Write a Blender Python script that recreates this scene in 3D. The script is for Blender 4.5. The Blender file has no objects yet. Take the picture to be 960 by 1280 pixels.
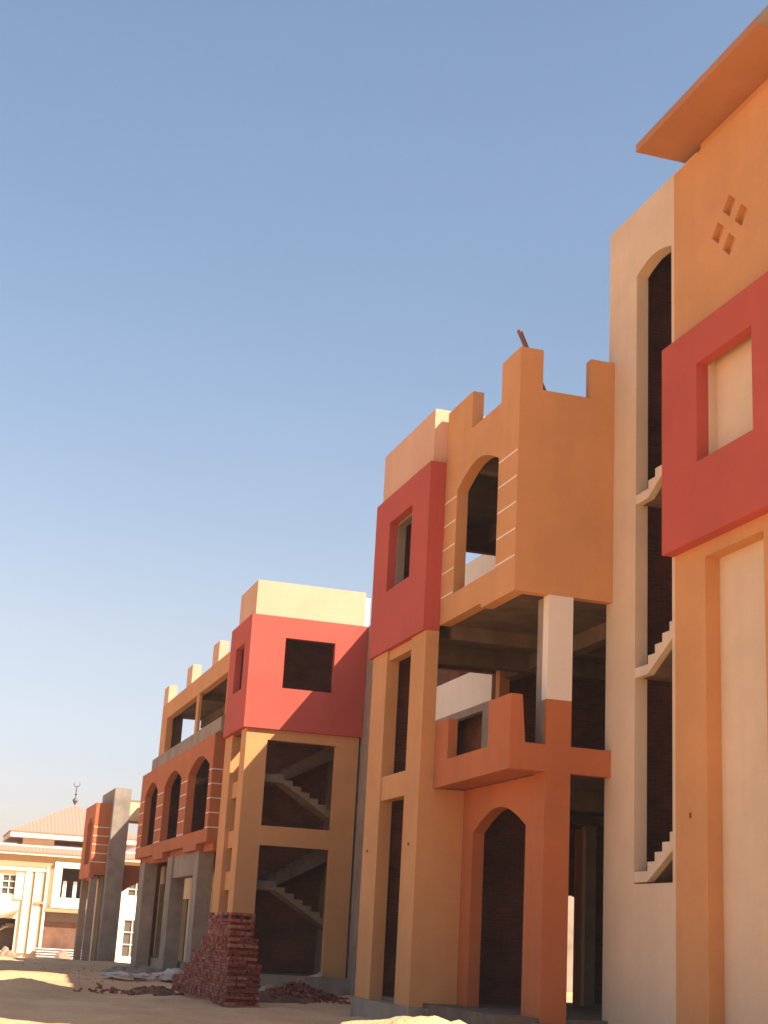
import bpy, bmesh, math, random
from mathutils import Vector, Matrix, noise
from mathutils.geometry import tessellate_polygon

random.seed(7)
sc = bpy.context.scene
COL = sc.collection

# ------------------------------------------------------------------ materials
MATS = {}
def nodes_of(m):
    m.use_nodes = True
    return m.node_tree.nodes, m.node_tree.links

def plaster(name, col, var=0.10, scale=0.7, bump=0.10, rough=0.9, streak=0.022, dust=None):
    """painted render: mottled patches, trowel grain, faint run-down streaks"""
    m = bpy.data.materials.new(name); n, l = nodes_of(m)
    b = n['Principled BSDF']; b.inputs['Roughness'].default_value = rough
    b.inputs['Specular IOR Level'].default_value = 0.25
    geo = n.new('ShaderNodeNewGeometry')
    n1 = n.new('ShaderNodeTexNoise'); n1.inputs['Scale'].default_value = scale; n1.inputs['Detail'].default_value = 6
    n1.inputs['Roughness'].default_value = 0.62
    l.new(geo.outputs['Position'], n1.inputs['Vector'])
    mp = n.new('ShaderNodeMapping'); mp.inputs['Scale'].default_value = (3.2, 3.2, 0.16)
    l.new(geo.outputs['Position'], mp.inputs['Vector'])
    n2 = n.new('ShaderNodeTexNoise'); n2.inputs['Scale'].default_value = 1.0; n2.inputs['Detail'].default_value = 4
    l.new(mp.outputs[0], n2.inputs['Vector'])
    n3 = n.new('ShaderNodeTexNoise'); n3.inputs['Scale'].default_value = 38; n3.inputs['Detail'].default_value = 3
    l.new(geo.outputs['Position'], n3.inputs['Vector'])
    def ramp(src, lo, hi, a, bb):
        r = n.new('ShaderNodeMapRange'); r.inputs[1].default_value = a; r.inputs[2].default_value = bb
        r.inputs[3].default_value = lo; r.inputs[4].default_value = hi
        l.new(src, r.inputs[0]); return r.outputs[0]
    f1 = ramp(n1.outputs['Fac'], 1 - var, 1 + var, 0.3, 0.7)
    f2 = ramp(n2.outputs['Fac'], 1 - streak, 1 + streak, 0.3, 0.7)
    f3 = ramp(n3.outputs['Fac'], 0.97, 1.03, 0.3, 0.7)
    mu = n.new('ShaderNodeMath'); mu.operation = 'MULTIPLY'; l.new(f1, mu.inputs[0]); l.new(f2, mu.inputs[1])
    mu2 = n.new('ShaderNodeMath'); mu2.operation = 'MULTIPLY'; l.new(mu.outputs[0], mu2.inputs[0]); l.new(f3, mu2.inputs[1])
    vm = n.new('ShaderNodeVectorMath'); vm.operation = 'SCALE'; vm.inputs[0].default_value = col[:3]
    l.new(mu2.outputs[0], vm.inputs['Scale'])
    l.new(vm.outputs[0], b.inputs['Base Color'])
    bp = n.new('ShaderNodeBump'); bp.inputs['Strength'].default_value = bump; bp.inputs['Distance'].default_value = 0.02
    n4 = n.new('ShaderNodeTexNoise'); n4.inputs['Scale'].default_value = 9; n4.inputs['Detail'].default_value = 5
    l.new(geo.outputs['Position'], n4.inputs['Vector'])
    l.new(n4.outputs['Fac'], bp.inputs['Height'])
    l.new(bp.outputs[0], b.inputs['Normal'])
    MATS[name] = m
    return m

def brickwork(name, c1, c2, mortar, sx=0.25, sz=0.075):
    m = bpy.data.materials.new(name); n, l = nodes_of(m)
    b = n['Principled BSDF']; b.inputs['Roughness'].default_value = 0.95
    geo = n.new('ShaderNodeNewGeometry')
    sep = n.new('ShaderNodeSeparateXYZ'); l.new(geo.outputs['Position'], sep.inputs[0])
    ad = n.new('ShaderNodeMath'); l.new(sep.outputs[0], ad.inputs[0]); l.new(sep.outputs[1], ad.inputs[1])
    cb = n.new('ShaderNodeCombineXYZ'); l.new(ad.outputs[0], cb.inputs[0]); l.new(sep.outputs[2], cb.inputs[1])
    br = n.new('ShaderNodeTexBrick'); br.inputs['Scale'].default_value = 1
    br.inputs['Brick Width'].default_value = sx; br.inputs['Row Height'].default_value = sz
    br.inputs['Mortar Size'].default_value = 0.007; br.inputs['Bias'].default_value = -0.1
    br.inputs['Color1'].default_value = (*c1, 1); br.inputs['Color2'].default_value = (*c2, 1); br.inputs['Mortar'].default_value = (*mortar, 1)
    l.new(cb.outputs[0], br.inputs['Vector'])
    bn = n.new('ShaderNodeTexNoise'); bn.inputs['Scale'].default_value = 0.9; bn.inputs['Detail'].default_value = 7; bn.inputs['Roughness'].default_value = 0.7
    l.new(geo.outputs['Position'], bn.inputs['Vector'])
    bm_ = n.new('ShaderNodeMapRange'); bm_.inputs[1].default_value = 0.3; bm_.inputs[2].default_value = 0.7; bm_.inputs[3].default_value = 0.55; bm_.inputs[4].default_value = 1.5
    l.new(bn.outputs['Fac'], bm_.inputs[0])
    bs = n.new('ShaderNodeVectorMath'); bs.operation = 'SCALE'; l.new(br.outputs['Color'], bs.inputs[0]); l.new(bm_.outputs[0], bs.inputs['Scale'])
    l.new(bs.outputs[0], b.inputs['Base Color'])
    bp = n.new('ShaderNodeBump'); bp.inputs['Strength'].default_value = 0.4; bp.inputs['Distance'].default_value = 0.01
    bp.invert = True
    l.new(br.outputs['Fac'], bp.inputs['Height']); l.new(bp.outputs[0], b.inputs['Normal'])
    MATS[name] = m; return m

def loose_brick(name):
    m = bpy.data.materials.new(name); n, l = nodes_of(m)
    b = n['Principled BSDF']; b.inputs['Roughness'].default_value = 0.95
    oi = n.new('ShaderNodeObjectInfo'); geo = n.new('ShaderNodeNewGeometry')
    wn = n.new('ShaderNodeTexWhiteNoise'); wn.noise_dimensions = '3D'
    # one tint per brick from its place in the stack
    sn = n.new('ShaderNodeVectorMath'); sn.operation = 'SNAP'; sn.inputs[1].default_value = (0.24, 0.24, 0.072)
    l.new(geo.outputs['Position'], sn.inputs[0]); l.new(sn.outputs[0], wn.inputs['Vector'])
    r = n.new('ShaderNodeValToRGB')
    r.color_ramp.elements[0].color = (0.160, 0.031, 0.017, 1); r.color_ramp.elements[1].color = (0.330, 0.074, 0.040, 1)
    e = r.color_ramp.elements.new(0.5); e.color = (0.245, 0.049, 0.027, 1)
    e = r.color_ramp.elements.new(0.93); e.color = (0.34, 0.130, 0.080, 1)
    l.new(wn.outputs['Value'], r.inputs[0])
    nz = n.new('ShaderNodeTexNoise'); nz.inputs['Scale'].default_value = 14; nz.inputs['Detail'].default_value = 5
    l.new(geo.outputs['Position'], nz.inputs['Vector'])
    mr = n.new('ShaderNodeMapRange'); mr.inputs[3].default_value = 0.75; mr.inputs[4].default_value = 1.2
    l.new(nz.outputs['Fac'], mr.inputs[0])
    vm = n.new('ShaderNodeVectorMath'); vm.operation = 'SCALE'; l.new(r.outputs[0], vm.inputs[0]); l.new(mr.outputs[0], vm.inputs['Scale'])
    l.new(vm.outputs[0], b.inputs['Base Color'])
    bp = n.new('ShaderNodeBump'); bp.inputs['Strength'].default_value = 0.3; bp.inputs['Distance'].default_value = 0.01
    l.new(nz.outputs['Fac'], bp.inputs['Height']); l.new(bp.outputs[0], b.inputs['Normal'])
    MATS[name] = m; return m

def sand(name, c1, c2, scale=1.0, bump=0.5):
    m = bpy.data.materials.new(name); n, l = nodes_of(m)
    b = n['Principled BSDF']; b.inputs['Roughness'].default_value = 1.0; b.inputs['Specular IOR Level'].default_value = 0.1
    geo = n.new('ShaderNodeNewGeometry')
    n1 = n.new('ShaderNodeTexNoise'); n1.inputs['Scale'].default_value = 0.35 * scale; n1.inputs['Detail'].default_value = 9; n1.inputs['Roughness'].default_value = 0.68
    l.new(geo.outputs['Position'], n1.inputs['Vector'])
    r = n.new('ShaderNodeValToRGB'); r.color_ramp.elements[0].position = 0.36; r.color_ramp.elements[1].position = 0.66
    r.color_ramp.elements[0].color = (*c1, 1); r.color_ramp.elements[1].color = (*c2, 1)
    l.new(n1.outputs['Fac'], r.inputs[0])
    n2 = n.new('ShaderNodeTexNoise'); n2.inputs['Scale'].default_value = 22 * scale; n2.inputs['Detail'].default_value = 4
    l.new(geo.outputs['Position'], n2.inputs['Vector'])
    mr = n.new('ShaderNodeMapRange'); mr.inputs[3].default_value = 0.74; mr.inputs[4].default_value = 1.22
    l.new(n2.outputs['Fac'], mr.inputs[0])
    vm = n.new('ShaderNodeVectorMath'); vm.operation = 'SCALE'; l.new(r.outputs[0], vm.inputs[0]); l.new(mr.outputs[0], vm.inputs['Scale'])
    l.new(vm.outputs[0], b.inputs['Base Color'])
    n3 = n.new('ShaderNodeTexNoise'); n3.inputs['Scale'].default_value = 6 * scale; n3.inputs['Detail'].default_value = 7
    l.new(geo.outputs['Position'], n3.inputs['Vector'])
    bp = n.new('ShaderNodeBump'); bp.inputs['Strength'].default_value = bump; bp.inputs['Distance'].default_value = 0.08
    l.new(n3.outputs['Fac'], bp.inputs['Height']); l.new(bp.outputs[0], b.inputs['Normal'])
    MATS[name] = m; return m

def simple(name, col, rough=0.6, metal=0.0, var=0.12):
    m = bpy.data.materials.new(name); n, l = nodes_of(m)
    b = n['Principled BSDF']; b.inputs['Roughness'].default_value = rough; b.inputs['Metallic'].default_value = metal
    geo = n.new('ShaderNodeNewGeometry')
    nz = n.new('ShaderNodeTexNoise'); nz.inputs['Scale'].default_value = 8; nz.inputs['Detail'].default_value = 5
    l.new(geo.outputs['Position'], nz.inputs['Vector'])
    mr = n.new('ShaderNodeMapRange'); mr.inputs[3].default_value = 1 - var * 2; mr.inputs[4].default_value = 1 + var * 2
    l.new(nz.outputs['Fac'], mr.inputs[0])
    vm = n.new('ShaderNodeVectorMath'); vm.operation = 'SCALE'; vm.inputs[0].default_value = col
    l.new(mr.outputs[0], vm.inputs['Scale']); l.new(vm.outputs[0], b.inputs['Base Color'])
    MATS[name] = m; return m

def tiles(name, c1, c2):
    """ribbed clay tiles: ribs run down the slope, along the view-facing hips"""
    m = bpy.data.materials.new(name); n, l = nodes_of(m)
    b = n['Principled BSDF']; b.inputs['Roughness'].default_value = 0.8
    geo = n.new('ShaderNodeNewGeometry'); sep = n.new('ShaderNodeSeparateXYZ'); l.new(geo.outputs['Position'], sep.inputs[0])
    nsep = n.new('ShaderNodeSeparateXYZ'); l.new(geo.outputs['True Normal'], nsep.inputs[0])
    ax = n.new('ShaderNodeMath'); ax.operation = 'ABSOLUTE'; l.new(nsep.outputs[0], ax.inputs[0])
    ay = n.new('ShaderNodeMath'); ay.operation = 'ABSOLUTE'; l.new(nsep.outputs[1], ay.inputs[0])
    gt = n.new('ShaderNodeMath'); gt.operation = 'GREATER_THAN'; l.new(ax.outputs[0], gt.inputs[0]); l.new(ay.outputs[0], gt.inputs[1])
    mx = n.new('ShaderNodeMix'); l.new(gt.outputs[0], mx.inputs[0]); l.new(sep.outputs[0], mx.inputs[2]); l.new(sep.outputs[1], mx.inputs[3])
    k = n.new('ShaderNodeMath'); k.operation = 'MULTIPLY'; k.inputs[1].default_value = 2 * math.pi / 0.27; l.new(mx.outputs[0], k.inputs[0])
    s = n.new('ShaderNodeMath'); s.operation = 'SINE'; l.new(k.outputs[0], s.inputs[0])
    mr = n.new('ShaderNodeMapRange'); mr.inputs[1].default_value = -1; mr.inputs[2].default_value = 1; l.new(s.outputs[0], mr.inputs[0])
    mc = n.new('ShaderNodeMix'); mc.data_type = 'RGBA'; l.new(mr.outputs[0], mc.inputs[0]); mc.inputs[6].default_value = (*c1, 1); mc.inputs[7].default_value = (*c2, 1)
    l.new(mc.outputs[2], b.inputs['Base Color'])
    bp = n.new('ShaderNodeBump'); bp.inputs['Strength'].default_value = 0.25; bp.inputs['Distance'].default_value = 0.04
    l.new(mr.outputs[0], bp.inputs['Height']); l.new(bp.outputs[0], b.inputs['Normal'])
    MATS[name] = m; return m

ORANGE = plaster('orange_paint', (0.58, 0.278, 0.110), var=0.085)
BURNT = plaster('burnt_orange_paint', (0.46, 0.142, 0.052), var=0.10)
RED = plaster('red_paint', (0.47, 0.089, 0.062), var=0.07)
CREAM = plaster('cream_paint', (0.67, 0.50, 0.34), var=0.075)
PEACH = plaster('peach_paint', (0.64, 0.385, 0.245), var=0.07)
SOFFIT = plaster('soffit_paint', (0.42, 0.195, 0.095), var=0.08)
WHITE = plaster('off_white_paint', (0.76, 0.66, 0.54), var=0.06)
YELLOW = plaster('yellow_paint', (0.78, 0.56, 0.31), var=0.08)
STRIPE = plaster('white_stripe_paint', (0.80, 0.72, 0.64), var=0.05)
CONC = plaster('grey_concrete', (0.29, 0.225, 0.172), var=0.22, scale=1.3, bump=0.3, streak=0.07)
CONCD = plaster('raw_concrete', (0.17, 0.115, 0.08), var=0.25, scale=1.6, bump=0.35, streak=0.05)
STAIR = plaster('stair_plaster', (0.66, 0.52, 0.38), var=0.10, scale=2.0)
STAIRD = plaster('dim_stair_concrete', (0.215, 0.145, 0.092), var=0.2, scale=2.0)  # darker copy of the stair plaster, stairwell shade put into the colour
BRICK = brickwork('brick_wall', (0.135, 0.041, 0.023), (0.165, 0.052, 0.029), (0.165, 0.068, 0.042))
BRICKL = loose_brick('loose_brick_clay')
SAND = sand('sand_ground', (0.58, 0.330, 0.158), (0.77, 0.475, 0.245))
HEAP = sand('heaped_sand', (0.56, 0.38, 0.185), (0.66, 0.47, 0.24), scale=2.2, bump=0.7)
RUBBLE = sand('rubble_grey', (0.30, 0.22, 0.15), (0.52, 0.40, 0.28), scale=5, bump=0.9)
REDDUST = sand('red_rubble', (0.42, 0.20, 0.13), (0.60, 0.38, 0.26), scale=5, bump=0.9)
BRICKDUST = sand('brick_dust', (0.15, 0.055, 0.030), (0.34, 0.17, 0.095), scale=5, bump=0.9)
SACK = simple('woven_white_plastic', (0.56, 0.46, 0.39), 0.6)
RUST = simple('rusty_steel', (0.22, 0.10, 0.075), 0.75, 0.3)
VCREAM = plaster('villa_cream', (0.85, 0.76, 0.55), var=0.04)
VTAN = plaster('villa_tan', (0.47, 0.31, 0.165), var=0.05)
TILE = tiles('clay_roof_tile', (0.45, 0.190, 0.130), (0.50, 0.235, 0.165))
GLASS = simple('dark_glass', (0.13, 0.11, 0.10), 0.25, 0.0, 0.15)
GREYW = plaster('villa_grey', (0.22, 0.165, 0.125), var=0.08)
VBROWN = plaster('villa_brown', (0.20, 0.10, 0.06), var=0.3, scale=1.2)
BRONZE = simple('dark_bronze', (0.16, 0.12, 0.12), 0.5, 0.6)
PIPE = simple('pale_pipe', (0.72, 0.42, 0.30), 0.5)

# ------------------------------------------------------------------ helpers
def thing(name, label, cat, loc=(0, 0, 0), group=None):
    o = bpy.data.objects.new(name, None); COL.objects.link(o)
    o.location = loc; o['label'] = label; o['category'] = cat
    o.empty_display_size = 0.3
    if group: o['group'] = group
    return o

class Mb:
    """collects shapes in world coordinates and links them as one mesh"""
    def __init__(s): s.bm = bmesh.new()
    def box(s, x0, x1, y0, y1, z0, z1):
        v = [s.bm.verts.new(p) for p in ((x0,y0,z0),(x1,y0,z0),(x1,y1,z0),(x0,y1,z0),(x0,y0,z1),(x1,y0,z1),(x1,y1,z1),(x0,y1,z1))]
        for f in ((3,2,1,0),(4,5,6,7),(0,1,5,4),(1,2,6,5),(2,3,7,6),(3,0,4,7)): s.bm.faces.new([v[i] for i in f])
        return s
    def prism(s, axis, outer, holes, a0, a1):
        """outline (and holes) extruded along an axis; 2-D points are (y,z) for x, (x,z) for y, (x,y) for z"""
        loops = [outer] + list(holes)
        def P(p, a):
            return (a, p[0], p[1]) if axis == 'x' else (p[0], a, p[1]) if axis == 'y' else (p[0], p[1], a)
        flat = [p for L in loops for p in L]
        tris = tessellate_polygon([[Vector((p[0], p[1], 0)) for p in L] for L in loops])
        A = [s.bm.verts.new(P(p, a0)) for p in flat]; B = [s.bm.verts.new(P(p, a1)) for p in flat]
        for t in tris:
            try:
                s.bm.faces.new([A[i] for i in t]); s.bm.faces.new([B[i] for i in reversed(t)])
            except ValueError: pass
        k = 0
        for L in loops:
            n = len(L)
            for i in range(n):
                a, b = k + i, k + (i + 1) % n
                s.bm.faces.new([A[a], A[b], B[b], B[a]])
            k += n
        return s
    def tube(s, p0, p1, r0, r1=None, seg=10):
        r1 = r0 if r1 is None else r1
        p0, p1 = Vector(p0), Vector(p1); d = (p1 - p0).normalized()
        u = d.orthogonal().normalized(); w = d.cross(u)
        R = []
        for p, r in ((p0, r0), (p1, r1)):
            R.append([s.bm.verts.new(p + u * r * math.cos(2*math.pi*i/seg) + w * r * math.sin(2*math.pi*i/seg)) for i in range(seg)])
        for i in range(seg): s.bm.faces.new([R[0][i], R[0][(i+1)%seg], R[1][(i+1)%seg], R[1][i]])
        s.bm.faces.new(list(reversed(R[0]))); s.bm.faces.new(R[1])
        return s
    def lathe(s, c, prof, seg=14):
        rings = [[s.bm.verts.new((c[0]+r*math.cos(2*math.pi*i/seg), c[1]+r*math.sin(2*math.pi*i/seg), c[2]+z)) for i in range(seg)] for r, z in prof]
        for a, b in zip(rings, rings[1:]):
            for i in range(seg): s.bm.faces.new([a[i], a[(i+1)%seg], b[(i+1)%seg], b[i]])
        s.bm.faces.new(list(reversed(rings[0]))); s.bm.faces.new(rings[-1]); return s
    def poly(s, pts, faces):
        v = [s.bm.verts.new(p) for p in pts]
        for f in faces: s.bm.faces.new([v[i] for i in f])
        return s
    def build(s, name, mat, parent=None, loc=None, smooth=False):
        bmesh.ops.recalc_face_normals(s.bm, faces=s.bm.faces[:])
        me = bpy.data.meshes.new(name)
        off = Vector(parent.matrix_basis.translation) if parent is not None else Vector(loc or (0, 0, 0))
        if parent is not None and parent.parent is not None:
            off = Vector(parent.parent.matrix_basis.translation) + parent.matrix_basis.translation
        bmesh.ops.translate(s.bm, verts=s.bm.verts[:], vec=-off)
        s.bm.to_mesh(me); s.bm.free()
        me.materials.append(mat)
        if smooth:
            for p in me.polygons: p.use_smooth = True
        o = bpy.data.objects.new(name, me); COL.objects.link(o)
        if parent is not None: o.parent = parent
        else: o.location = off
        return o

def rect(a0, a1, z0, z1): return [(a0, z0), (a1, z0), (a1, z1), (a0, z1)]
PROF = [(0, 1), (.14, .985), (.3, .9), (.44, .78), (.58, .62), (.72, .44), (.86, .22), (1, 0)]
def arch(a0, a1, z0, zs, za):
    """opening with upright jambs and a blunt pointed head"""
    c, w, r = (a0 + a1) / 2, (a1 - a0) / 2, za - zs
    pts = [(a0, z0), (a1, z0)]
    pts += [(c + w * t, zs + r * h) for t, h in reversed(PROF)]
    pts += [(c - w * t, zs + r * h) for t, h in PROF[1:]]
    return pts
def part(name, mat, parent, *boxes):
    for b in boxes: o = Mb().box(*b).build(name, mat, parent)      # every separate piece a part of its own
    return o

def stair_profile(x_land0, x_land1, z, n, run, rise, thick, updir=-1):
    """flat landing then a flight; 2-D (h, z); updir -1 goes down away from the landing, +1 goes up"""
    top = [(x_land0, z), (x_land1, z)]
    sgn = 1 if x_land1 > x_land0 else -1
    x, zz = x_land1, z
    for i in range(n):
        zz += updir * rise
        top += [(x, zz), (x + sgn * run, zz)]
        x += sgn * run
    bot = [(x, zz - thick * 1.35), (x_land1 - sgn * 0.02, z - thick), (x_land0, z - thick)]
    return top + bot

# ------------------------------------------------------------------ ground
def gz(x, y):
    z = -0.50 - 0.0030 * max(0, min(y, 60) - 25) - 0.010 * max(0, min(y, 88) - 60) - 0.75 * min(1, max(0, (y - 86) / 18)) ** 1.2
    near = 1.0 / (1.0 + max(0, math.hypot(x - 5, y - 45) - 60) / 40)
    z += near * (0.10 * noise.noise(Vector((x * 0.16, y * 0.16, 0.3))) + 0.075 * noise.noise(Vector((x * 0.55, y * 0.55, 2.1))) + 0.05 * noise.noise(Vector((x * 1.7, y * 1.7, 5.0))) + 0.018 * noise.noise(Vector((x * 3.1, y * 3.1, 7.0))))
    # drifts banked along the street in front of the stair block and by the left side
    for cx, cy, sx, sy, h in ((3.6, 46.5, 2.4, 2.2, 0.16), (0.0, 38.0, 3.0, 2.5, 0.05), (6.6, 52.0, 3.0, 5.0, 0.12), (2.0, 22.0, 4.0, 3.0, 0.10)):
        z += h * math.exp(-((x - cx) / sx) ** 2 - ((y - cy) / sy) ** 2)
    return z
def axis_steps(lo, hi, step, far):
    a = []; v = lo
    while v <= hi: a.append(v); v += step
    w = step; v = lo; pre = []
    while v > -far: w *= 1.5; v -= w; pre.append(v)
    w = step; v = a[-1]
    while v < far: w *= 1.5; v += w; a.append(v)
    return list(reversed(pre)) + a
gx = axis_steps(-6, 20, 0.22, 2500); gy = axis_steps(12, 118, 0.30, 2500)
bm = bmesh.new()
V = [[bm.verts.new((x, y, gz(x, y))) for x in gx] for y in gy]
for j in range(len(gy) - 1):
    for i in range(len(gx) - 1):
        bm.faces.new([V[j][i], V[j][i+1], V[j+1][i+1], V[j+1][i]])
me = bpy.data.meshes.new('ground'); bm.to_mesh(me); bm.free(); me.materials.append(SAND)
for p in me.polygons: p.use_smooth = True
ground = bpy.data.objects.new('ground', me); COL.objects.link(ground); ground['kind'] = 'structure'

# ------------------------------------------------------------------ building at the right edge (R)
XC, XO, XR = 11.965, 11.93, 11.70
R = thing('building', 'tall orange and cream building at the right edge with jutting roof slab', 'building', (12, 20, -0.5))
m = Mb()
m.prism('x', rect(22.155, 24.95, -0.9, 15.43), [[(y, z) for y, z in arch(22.32, 23.74, 2.31, 13.98, 14.13)]], XC, XC + 0.25)
m.box(XC + 0.25, 17.0, 24.72, 24.947, -0.9, 15.427)
m.build('stair_tower_wall', CREAM, R)
part('stairwell_wall', BRICK, R, (XC + 0.252, 13.44, 24.60, 24.717, -0.6, 14.99))
part('stair_tower_top', CREAM, R, (XC + 0.003, XC + 0.25, 21.35, 22.152, 15.36, 15.43))
part('inner_wall', BRICK, R, (13.45, 13.6, 17.2, 24.7, -0.6, 14.99))
part('cross_wall', BRICK, R, (12.22, 13.44, 20.6, 20.75, -0.6, 14.99))
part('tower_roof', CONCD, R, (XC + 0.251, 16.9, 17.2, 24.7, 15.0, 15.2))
# orange upper wall with four diamond recesses
dia = []
for cy, cz in ((20.16, 13.73), (19.77, 13.36), (20.55, 13.39), (20.18, 13.0)):
    dia.append([(cy - .225, cz), (cy, cz - .215), (cy + .225, cz), (cy, cz + .215)])
m = Mb()
m.prism('x', rect(16.9, 22.15, -0.9, 15.36), dia + [rect(19.0, 20.96, 9.2, 11.3), rect(19.28, 21.1, -0.85, 7.62)], XO, XO + 0.27)
m.build('upper_wall', ORANGE, R)
part('recess_back', ORANGE, R, (XO + 0.12, XO + 0.265, 19.2, 21.1, 12.6, 14.2))
part('niche_back', CREAM, R, (XO + 0.14, XO + 0.268, 18.95, 21.0, 9.15, 11.35))
part('niche_jamb', CREAM, R, (XR + 0.232, XO + 0.139, 20.90, 20.953, 9.205, 11.29))
m = Mb()
m.prism('x', rect(16.85, 22.2, 7.86, 11.74), [rect(19.15, 20.95, 9.22, 11.02)], XR, XO - 0.003)
m.build('red_window_frame', RED, R)
# pilasters and sunk panels
part('panel_wall', CREAM, R, (XO + 0.272, XO + 0.34, 19.2, 21.2, -0.9, 7.8))
part('end_wall', ORANGE, R, (XO + 0.272, 19.0, 16.9, 17.15, -0.9, 15.3))
part('rear_wall', CREAM, R, (18.8, 19.0, 17.15, 24.7, -0.9, 15.3))
part('roof_upstand', ORANGE, R, (XO + 0.12, XO + 0.2, 16.95, 21.347, 15.36, 15.618))
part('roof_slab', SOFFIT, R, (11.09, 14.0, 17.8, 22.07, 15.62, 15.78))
part('roof_slab_end', CONC, R, (11.09, 14.0, 15.6, 17.797, 15.622, 15.778))
for z in (2.52, 6.13, 9.43):
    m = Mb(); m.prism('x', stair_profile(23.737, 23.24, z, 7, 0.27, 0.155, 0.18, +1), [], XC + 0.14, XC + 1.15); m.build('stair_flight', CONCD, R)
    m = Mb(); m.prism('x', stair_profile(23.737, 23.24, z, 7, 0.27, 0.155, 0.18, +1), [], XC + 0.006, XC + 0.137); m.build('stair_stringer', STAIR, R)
part('plinth', CONC, R, (XC - 0.35, XC - 0.002, 22.3, 25.05, -0.9, -0.12))
part('wire_stub', RUST, R, (XO - .03, XO - .001, 21.62, 21.64, 3.32, 3.40))

# ------------------------------------------------------------------ middle building (M)
XB, XA, XRM, XP = 9.94, 10.648, 9.572, 9.643
YN, YR, YE = 24.68, 28.87, 33.0
M = thing('building', 'middle building with an orange arched box over a balcony and a ground floor archway', 'building', (12, 28, -0.5))
# upper box
m = Mb()
crene = [(YN, 7.55), (26.40, 7.55), (26.45, 7.65), (YR, 7.65), (YR, 12.48), (27.34, 12.48), (27.34, 11.63), (25.66, 11.63), (25.66, 12.48), (YN, 12.48)]
m.prism('x', crene, [arch(25.70, 28.10, 8.2, 10.47, 10.82)], XB, XB + 0.25)
m.build('box_street_wall', ORANGE, M)
m = Mb()
m.prism('y', [(XB + 0.25, 7.55), (XC - 0.002, 7.55), (XC - 0.002, 12.47), (11.44, 12.47), (11.44, 11.64), (10.42, 11.64), (10.42, 12.48), (XB + 0.25, 12.48)], [], YN + 0.0, YN + 0.22)
m.build('box_side_wall', ORANGE, M)
# corner return so that the side face is closed up to the street wall
for r in range(5):
    z = 8.225 + r * 0.528
    part('stripe', STRIPE, M, (XB - 0.006, XB + 0.02, YN + 0.04, 25.68, z, z + 0.028))
    part('stripe', STRIPE, M, (XB - 0.006, XB + 0.02, 28.13, YR - 0.01, z, z + 0.028))
# floors and ceilings
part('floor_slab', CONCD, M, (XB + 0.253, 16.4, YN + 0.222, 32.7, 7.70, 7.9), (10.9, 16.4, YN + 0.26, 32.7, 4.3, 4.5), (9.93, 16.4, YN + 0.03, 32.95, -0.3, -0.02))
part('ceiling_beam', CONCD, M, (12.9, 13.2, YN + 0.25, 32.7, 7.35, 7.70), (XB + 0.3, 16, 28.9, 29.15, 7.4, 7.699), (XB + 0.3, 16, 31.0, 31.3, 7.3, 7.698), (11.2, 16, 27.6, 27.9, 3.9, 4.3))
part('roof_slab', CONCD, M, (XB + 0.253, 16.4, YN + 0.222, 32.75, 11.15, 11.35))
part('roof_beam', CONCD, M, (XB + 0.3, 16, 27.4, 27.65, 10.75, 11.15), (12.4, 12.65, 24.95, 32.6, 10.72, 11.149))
# red framed bay
m = Mb()
m.prism('x', rect(YR, 32.89, 7.53, 11.32), [rect(30.05, 31.75, 8.95, 10.63)], XRM, XRM + 0.2)
m.box(XRM + 0.202, XB - 0.002, YR, YR + 0.2, 7.53, 11.32)
m.box(XRM + 0.202, 9.95, 32.69, 32.89, 7.53, 11.318)
m.box(XRM + 0.202, XB + .1, YR + .202, 32.688, 11.12, 11.317)
m.build('red_window_frame', RED, M)
m = Mb(); m.prism('x', rect(YR + 0.21, 32.68, 7.6, 11.1), [rect(30.12, 31.70, 9.0, 10.58)], XRM + 0.203, XRM + 0.4); m.build('window_lining', CONC, M)
part('roof_parapet', PEACH, M, (9.67, 9.87, 29.0, 32.75, 11.322, 12.6), (9.872, 13.0, 29.0, 29.2, 11.36, 12.598), (9.872, 13.0, 32.55, 32.75, 11.36, 12.598))
# pillars under the bay and the tie beam
part('pillar', ORANGE, M, (XP, 9.937, YR + 0.002, 29.834, -0.1, 7.527))
part('pillar', ORANGE, M, (XP, 9.937, 31.60, 32.71, -0.1, 7.527))
part('tie_beam', ORANGE, M, (XP + 0.03, 9.93, 29.836, 31.598, 4.12, 4.65), (XP + .05, 9.93, 29.836, 31.598, 7.30, 7.526))
part('porch_side_wall', ORANGE, M, (9.938, 10.645, YR + 0.004, YR + 0.25, -0.1, 4.21))
# archway wall, column, balcony
m = Mb(); m.prism('x', rect(25.20, YR + .008, -0.1, 4.215), [arch(25.53, 28.29, -0.098, 3.33, 3.75)], XA, XA + 0.25); m.build('archway_wall', BURNT, M)
part('column', BURNT, M, (XA + 0.001, 11.15, YN, 25.198, -0.1, 4.6))
part('column_facing', BURNT, M, (XA + 0.001, 11.15, YN, 24.80, 4.603, 5.57))
part('column_upper', WHITE, M, (XA + 0.001, 11.15, YN + .001, 24.93, 5.573, 7.548))
part('column_core', CONC, M, (XA + 0.02, 11.1, 24.932, 25.23, 4.603, 7.548), (XA + 0.02, 11.1, 24.803, 24.931, 4.603, 5.57))
m = Mb()
bal = [(YN, 4.24), (YR - 0.02, 4.20), (YR - 0.02, 5.58), (28.04, 5.56), (28.04, 4.735), (25.79, 4.745), (25.79, 5.61), (YN, 5.61)]
m.prism('x', bal, [], XB, XB + 0.2)
m.prism('y', [(XB + 0.202, 4.24), (XC - 0.002, 4.24), (XC - 0.002, 4.725), (XB + 0.30, 4.735), (XB + 0.23, 5.60), (XB + 0.202, 5.607)], [], YN + 0.001, YN + 0.2)
m.build('balcony_parapet', BURNT, M)
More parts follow.
